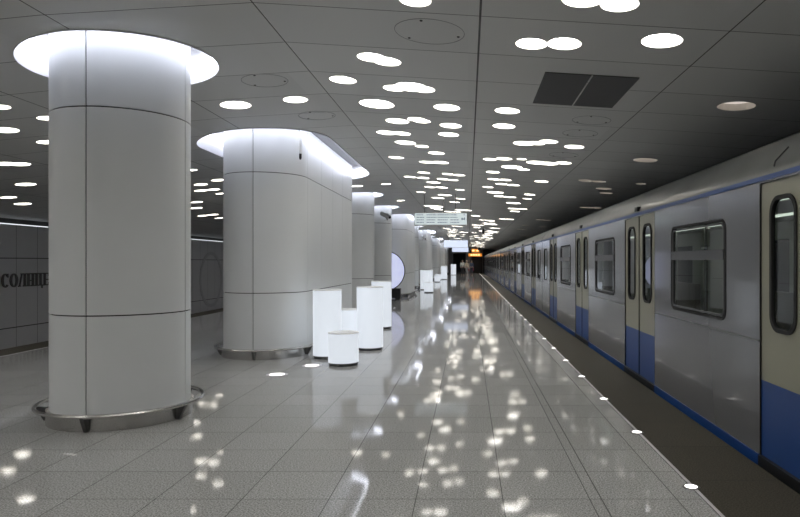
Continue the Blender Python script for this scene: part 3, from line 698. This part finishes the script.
# ------------------------------------------------------------ metro train
LEN = 17.32; XS = 2.2; W = 2.7
DC = (2.49, 6.64, 10.78, 14.92); DW = .72
WINS = [(.45, 1.2), (3.84, 5.30), (7.98, 9.44), (12.12, 13.58), (16.2, 16.9)]
def sheet_x(bm, V, Fc, keep, x, idx=None):
    vs = {}
    for f in Fc:
        c = (sum(V[i].x for i in f)/len(f), sum(V[i].y for i in f)/len(f))
        if not keep(c): continue
        q = []
        for i in f:
            if i not in vs: vs[i] = bm.verts.new((x, V[i].x, V[i].y))
            q.append(vs[i])
        fc = bm.faces.new(q)
        if idx: fc.material_index = idx(c)
def ring_x(bm, o, i, x0, x1):
    loft(bm, [[(x, p[0], p[1]) for p in l] for l, x in ((o, x1), (o, x0), (i, x0), (i, x1), (o, x1))])
def make_car(y0, label):
    T = thing('train_carriage', label, 'train carriage', (XS, y0, 0), 'carriages of the train')
    doors = [[(c-DW, .04), (c+DW, .04), (c+DW, 2.09), (c-DW, 2.09)] for c in DC]
    wo = [rrect(a, b2, 1.0, 1.87, .10) for a, b2 in WINS]
    hs_ = doors+wo
    V, Fc = cdt_sheet([(0, .04), (LEN, .04), (LEN, 2.10), (0, 2.10)], hs_, [((0, .905), (LEN, .905))])
    bm = BM(); sheet_x(bm, V, Fc, lambda c: not any(inside(c, h) for h in hs_), 0)
    bmesh.ops.recalc_face_normals(bm, faces=bm.faces); bmesh.ops.solidify(bm, geom=bm.faces[:], thickness=.04)
    for v in bm.verts: v.co.x = abs(v.co.x)
    sw = obj('side_wall', bm, M['body'], T)
    # horizontal crease line, between the doors
    edges = [0]+[e for c in DC for e in (c-DW, c+DW)]+[LEN]
    for nm, z0, z1, x0, x1, mm in (('crease', .90, .912, -.006, .004, M['roof']),):
        for a, b2 in zip(edges[::2], edges[1::2]):
            bm = BM(); box(bm, x0, x1, a+.01, b2-.01, z0, z1); obj(nm, bm, mm, sw)
    for a, b2 in zip(edges[::2], edges[1::2]):
        bm = BM(); box(bm, -.008, .03, a+.005, b2-.005, -.14, .05); obj('lower_stripe', bm, M['blue'], T)
    bm = BM(); box(bm, .0, .12, 0, LEN, -.45, .0); box(bm, .02, W, .05, LEN-.05, -.6, -.4); obj('underframe', bm, M['black'], T)
    bm = BM(); box(bm, -.012, .02, 0, LEN, 2.103, 2.138); obj('upper_stripe', bm, M['blue'], T)
    # roof
    pr = [(0, 2.10), (-.006, 2.14), (-.004, 2.175), (.03, 2.23), (.08, 2.31), (.16, 2.405), (.28, 2.47), (.5, 2.53), (.9, 2.57), (1.35, 2.58)]
    pr = pr+[(W-x, z) for x, z in pr[-2::-1]]
    bm = BM()
    R = [[bm.verts.new((x, y, z)) for x, z in pr] for y in (0, LEN)]
    for i in range(len(pr)-1): bm.faces.new((R[0][i], R[0][i+1], R[1][i+1], R[1][i]))
    bm.faces.new(R[0]); bm.faces.new(R[1]); obj('roof', bm, M['roof'], T, True)
    # ends
    for y in (0, LEN-.03):
        bm = BM(); box(bm, .03, W, y, y+.03, -.4, 2.12); obj('end_wall', bm, M['roof'], T)
    bm = BM(); box(bm, .45, W-.45, LEN, LEN+.072, .0, 2.1); obj('gangway', bm, M['rubber'], T)
    bm = BM(); box(bm, .015, .03, LEN-.001, LEN+.08, -.2, 2.1); obj('end_strip', bm, M['rubber'], T)
    # windows
    for a, b2 in WINS:
        big = b2-a > 1
        o = rrect(a-.006, b2+.006, .994, 1.876, .105); i_ = rrect(a+.018, b2-.018, 1.018, 1.852, .085)
        bm = BM(); ring_x(bm, o, i_, -.006, .03); wf = obj('window_frame', bm, M['rubber'], T, True)
        bm = BM(); bm.faces.new([bm.verts.new((.012, p[0], p[1])) for p in i_][::-1]); obj('pane', bm, M['glass'], wf, False, False)
        if big:
            bm = BM(); box(bm, -.012, .02, a+.03, b2-.03, 1.52, 1.61); box(bm, -.016, .02, a+.03, b2-.03, 1.59, 1.60); obj('transom', bm, M['steel_dark'], wf)
            for mm, e1, e2, nm in ((M['steel_dark'], .03, .045, 'inner_trim'),):
                o2 = rrect(a+e1, b2-e1, 1.0+e1, 1.87-e1, .07); i2 = rrect(a+e2, b2-e2, 1.0+e2, 1.87-e2, .06)
                bm = BM(); ring_x(bm, o2, i2, -.004, .01); obj(nm, bm, mm, wf, True)
    # doors
    for c in DC:
        for s_ in (-1, 1):
            ya, yb = sorted((c+s_*.004, c+s_*(DW-.004))); mid = c+s_*(DW-.345)
            wh = rrect(mid-.185, mid+.185, 1.0, 1.97, .12)
            V, Fc = cdt_sheet([(ya, .05), (yb, .05), (yb, 2.085), (ya, 2.085)], [wh], [((ya, .615), (yb, .615))])
            bm = BM(); sheet_x(bm, V, Fc, lambda q: not inside(q, wh), .012, lambda q: 1 if q[1] < .615 else 0)
            bmesh.ops.recalc_face_normals(bm, faces=bm.faces)
            me_ = bpy.data.meshes.new('door_leaf'); bm.to_mesh(me_); bm.free(); dl = link('door_leaf', me_, [M['cream'], M['blue']], T)
            i_ = rrect(mid-.16, mid+.16, 1.025, 1.945, .10); o = rrect(mid-.19, mid+.19, .995, 1.975, .125)
            bm = BM(); ring_x(bm, o, i_, .0, .03); obj('window_gasket', bm, M['rubber'], dl, True)
            bm = BM(); bm.faces.new([bm.verts.new((.016, p[0], p[1])) for p in i_][::-1]); obj('pane', bm, M['glass'], dl, False, False)
        bm = BM(); box(bm, .004, .03, c-.006, c+.006, .05, 2.085); box(bm, .0, .02, c-DW-.002, c-DW+.008, .05, 2.085); box(bm, .0, .02, c+DW-.008, c+DW+.002, .05, 2.085); obj('door_seal', bm, M['rubber'], T)
        bm = BM(); box(bm, -.012, .04, c-DW, c+DW, -.15, .045); obj('door_sill', bm, M['black'], T)
        bm = BM(); box(bm, -.035, .02, c-.07, c+.07, 2.15, 2.21, .008); obj('indicator_box', bm, M['black'], T)
    # interior
    bm = BM(); box(bm, .05, W-.06, .05, LEN-.05, -.02, .03); obj('cabin_floor', bm, M['seat'], T)
    bm = BM(); box(bm, W-.08, W, .03, LEN-.03, -.4, 1.0); box(bm, W-.08, W, .03, LEN-.03, 1.85, 2.14)
    for a, b2 in [(0.03, .45), (1.2, 3.84), (5.3, 7.98), (9.44, 12.12), (13.58, 16.2), (16.9, LEN-.03)]: box(bm, W-.08, W, a, b2, 1.0, 1.85)
    obj('far_wall', bm, M['inwall'], T)
    bm = BM(); box(bm, .05, W-.08, .05, LEN-.05, 2.12, 2.15); obj('cabin_ceiling', bm, M['inwall'], T)
    bm = BM()
    for a, b2 in ((3.3, 5.8), (7.5, 9.95), (11.6, 14.1)): box(bm, W-.55, W-.1, a, b2, .35, .5, .02); box(bm, W-.2, W-.09, a, b2, .5, 1.05, .02)
    obj('far_bench', bm, M['seat'], T)
    bm = BM()
    for a, b2 in ((3.3, 5.8), (7.5, 9.95), (11.6, 14.1)): box(bm, .08, .5, a, b2, .35, .5, .02); box(bm, .06, .14, a, b2, .5, .95, .02)
    obj('near_bench', bm, M['seat'], T)
    bm = BM()
    for y in (3.3, 5.85, 7.45, 10.0, 11.55, 14.15):
        for x in (.58, W-.6): tube(bm, [(x, y, .03), (x, y, 2.12)], .017, 8)
    obj('grab_pole', bm, M['steel'], T)
    bm = BM()
    for x in (.8, W-.8): box(bm, x-.06, x+.06, .6, LEN-.6, 2.10, 2.119)
    obj('cabin_lamp', bm, M['inlamp'], T)
    return T
tl = ['nearest silver train carriage with cream and blue double doors', 'second silver train carriage behind the nearest one', 'third silver train carriage along the platform', 'fourth silver train carriage far along the platform', 'farthest silver train carriage at the platform end']
car = make_car(1.62, tl[0])
for k in range(1, 5): dup(car, (XS, 1.62+17.4*k, 0), tl[k])
bm = BM(); tube(bm, [(.065, 2.90, 2.315), (.03, 2.92, 2.27), (-.01, 2.94, 2.22), (-.02, 2.94, 2.18)], .006, 6); obj('roof_hook', bm, M['black'], car)

# ------------------------------------------------------------ people far off
def person(x, y, rz, H_, shirt, trous, hair, bag, label, stride=.16):
    T = thing('person', label, 'person', (x, y, 0), None, rz)
    k = H_/1.75
    def sk(name, pts, edges, m, root=0, par=T):
        me_ = bpy.data.meshes.new(name); me_.from_pydata([Vector(p[:3])*k for p in pts], edges, []); o = link(name, me_, m, par)
        md = o.modifiers.new('skin', 'SKIN'); md.use_smooth_shade = True
        for i, p in enumerate(pts):
            v = me_.skin_vertices[0].data[i] if me_.skin_vertices else None
            if v: v.radius = (p[3]*k, p[4]*k if len(p) > 4 else p[3]*k)
        if me_.skin_vertices: me_.skin_vertices[0].data[root].use_root = True
        sd = o.modifiers.new('sub', 'SUBSURF'); sd.levels = 1; sd.render_levels = 1
        return o
    s = stride
    P = [(0, 0, .93, .14, .10), (0, 0, 1.12, .125, .09), (0, 0, 1.34, .155, .10), (0, 0, 1.47, .055), (0, 0, 1.55, .055), (0, -.01, 1.63, .085, .095), (0, 0, 1.72, .06),
         (.17, 0, 1.40, .055), (.23, .06, 1.13, .042), (.22, -.06, .88, .034), (.22, -.09, .80, .035),
         (-.17, 0, 1.40, .055), (-.23, -.03, 1.13, .042), (-.22, .08, .90, .034), (-.22, .10, .81, .035),
         (.09, 0, .86, .085), (.10, -s*.6, .50, .06), (.10, -s, .09, .045), (.10, -s-.13, .035, .035),
         (-.09, 0, .86, .085), (-.10, s*.2, .50, .06), (-.10, s, .12, .045), (-.10, s-.12, .035, .035)]
    E_ = [(0, 1), (1, 2), (2, 3), (3, 4), (4, 5), (5, 6), (2, 7), (7, 8), (8, 9), (9, 10), (2, 11), (11, 12), (12, 13), (13, 14), (0, 15), (15, 16), (16, 17), (17, 18), (0, 19), (19, 20), (20, 21), (21, 22)]
    sk('body', P, E_, mat('skin', (.45, .30, .22), .6))
    J = [(0, 0, .90, .165, .125), (0, 0, 1.12, .15, .115), (0, 0, 1.36, .18, .12), (0, 0, 1.45, .085), (.18, 0, 1.40, .075), (.235, .06, 1.13, .06), (.225, -.05, .90, .048), (-.18, 0, 1.40, .075), (-.235, -.03, 1.13, .06), (-.225, .075, .92, .048)]
    sk('jacket', J, [(0, 1), (1, 2), (2, 3), (2, 4), (4, 5), (5, 6), (2, 7), (7, 8), (8, 9)], mat('jacket_cloth', shirt, .8))
    R = [(0, 0, .92, .155, .12), (.09, 0, .84, .105), (.10, -s*.6, .50, .078), (.10, -s, .10, .062), (-.09, 0, .84, .105), (-.10, s*.2, .50, .078), (-.10, s, .13, .062)]
    sk('trousers', R, [(0, 1), (1, 2), (2, 3), (0, 4), (4, 5), (5, 6)], mat('trouser_cloth', trous, .8))
    bm = BM(); bmesh.ops.create_icosphere(bm, subdivisions=2, radius=.105*k)
    for v in bm.verts:
        v.co.z *= 1.1
        if v.co.y < 0: v.co.y *= .6
        v.co += Vector((0, .02, 1.68))*k
    obj('hair', bm, mat('hair_tone', hair, .8), T, True)
    if bag:
        bm = BM(); box(bm, .17*k, .27*k, -.12*k, .12*k, .50*k, .78*k, .02); obj('bag', bm, mat('bag_cloth', bag, .7), T)
person(-.62, 73.0, .1, 1.72, (.50, .50, .47), (.03, .03, .035), (.06, .05, .04), None, 'person in a pale grey jacket and dark trousers walking, left of the group')
person(-.12, 74.0, -.1, 1.66, (.60, .50, .38), (.35, .34, .33), (.30, .22, .13), (.35, .06, .08), 'person in a cream jacket and light trousers, right of the one in grey')
person(.42, 76.0, .0, 1.68, (.07, .10, .16), (.05, .05, .07), (.05, .04, .03), (.30, .05, .10), 'person in dark blue clothes, rightmost of the three far people')
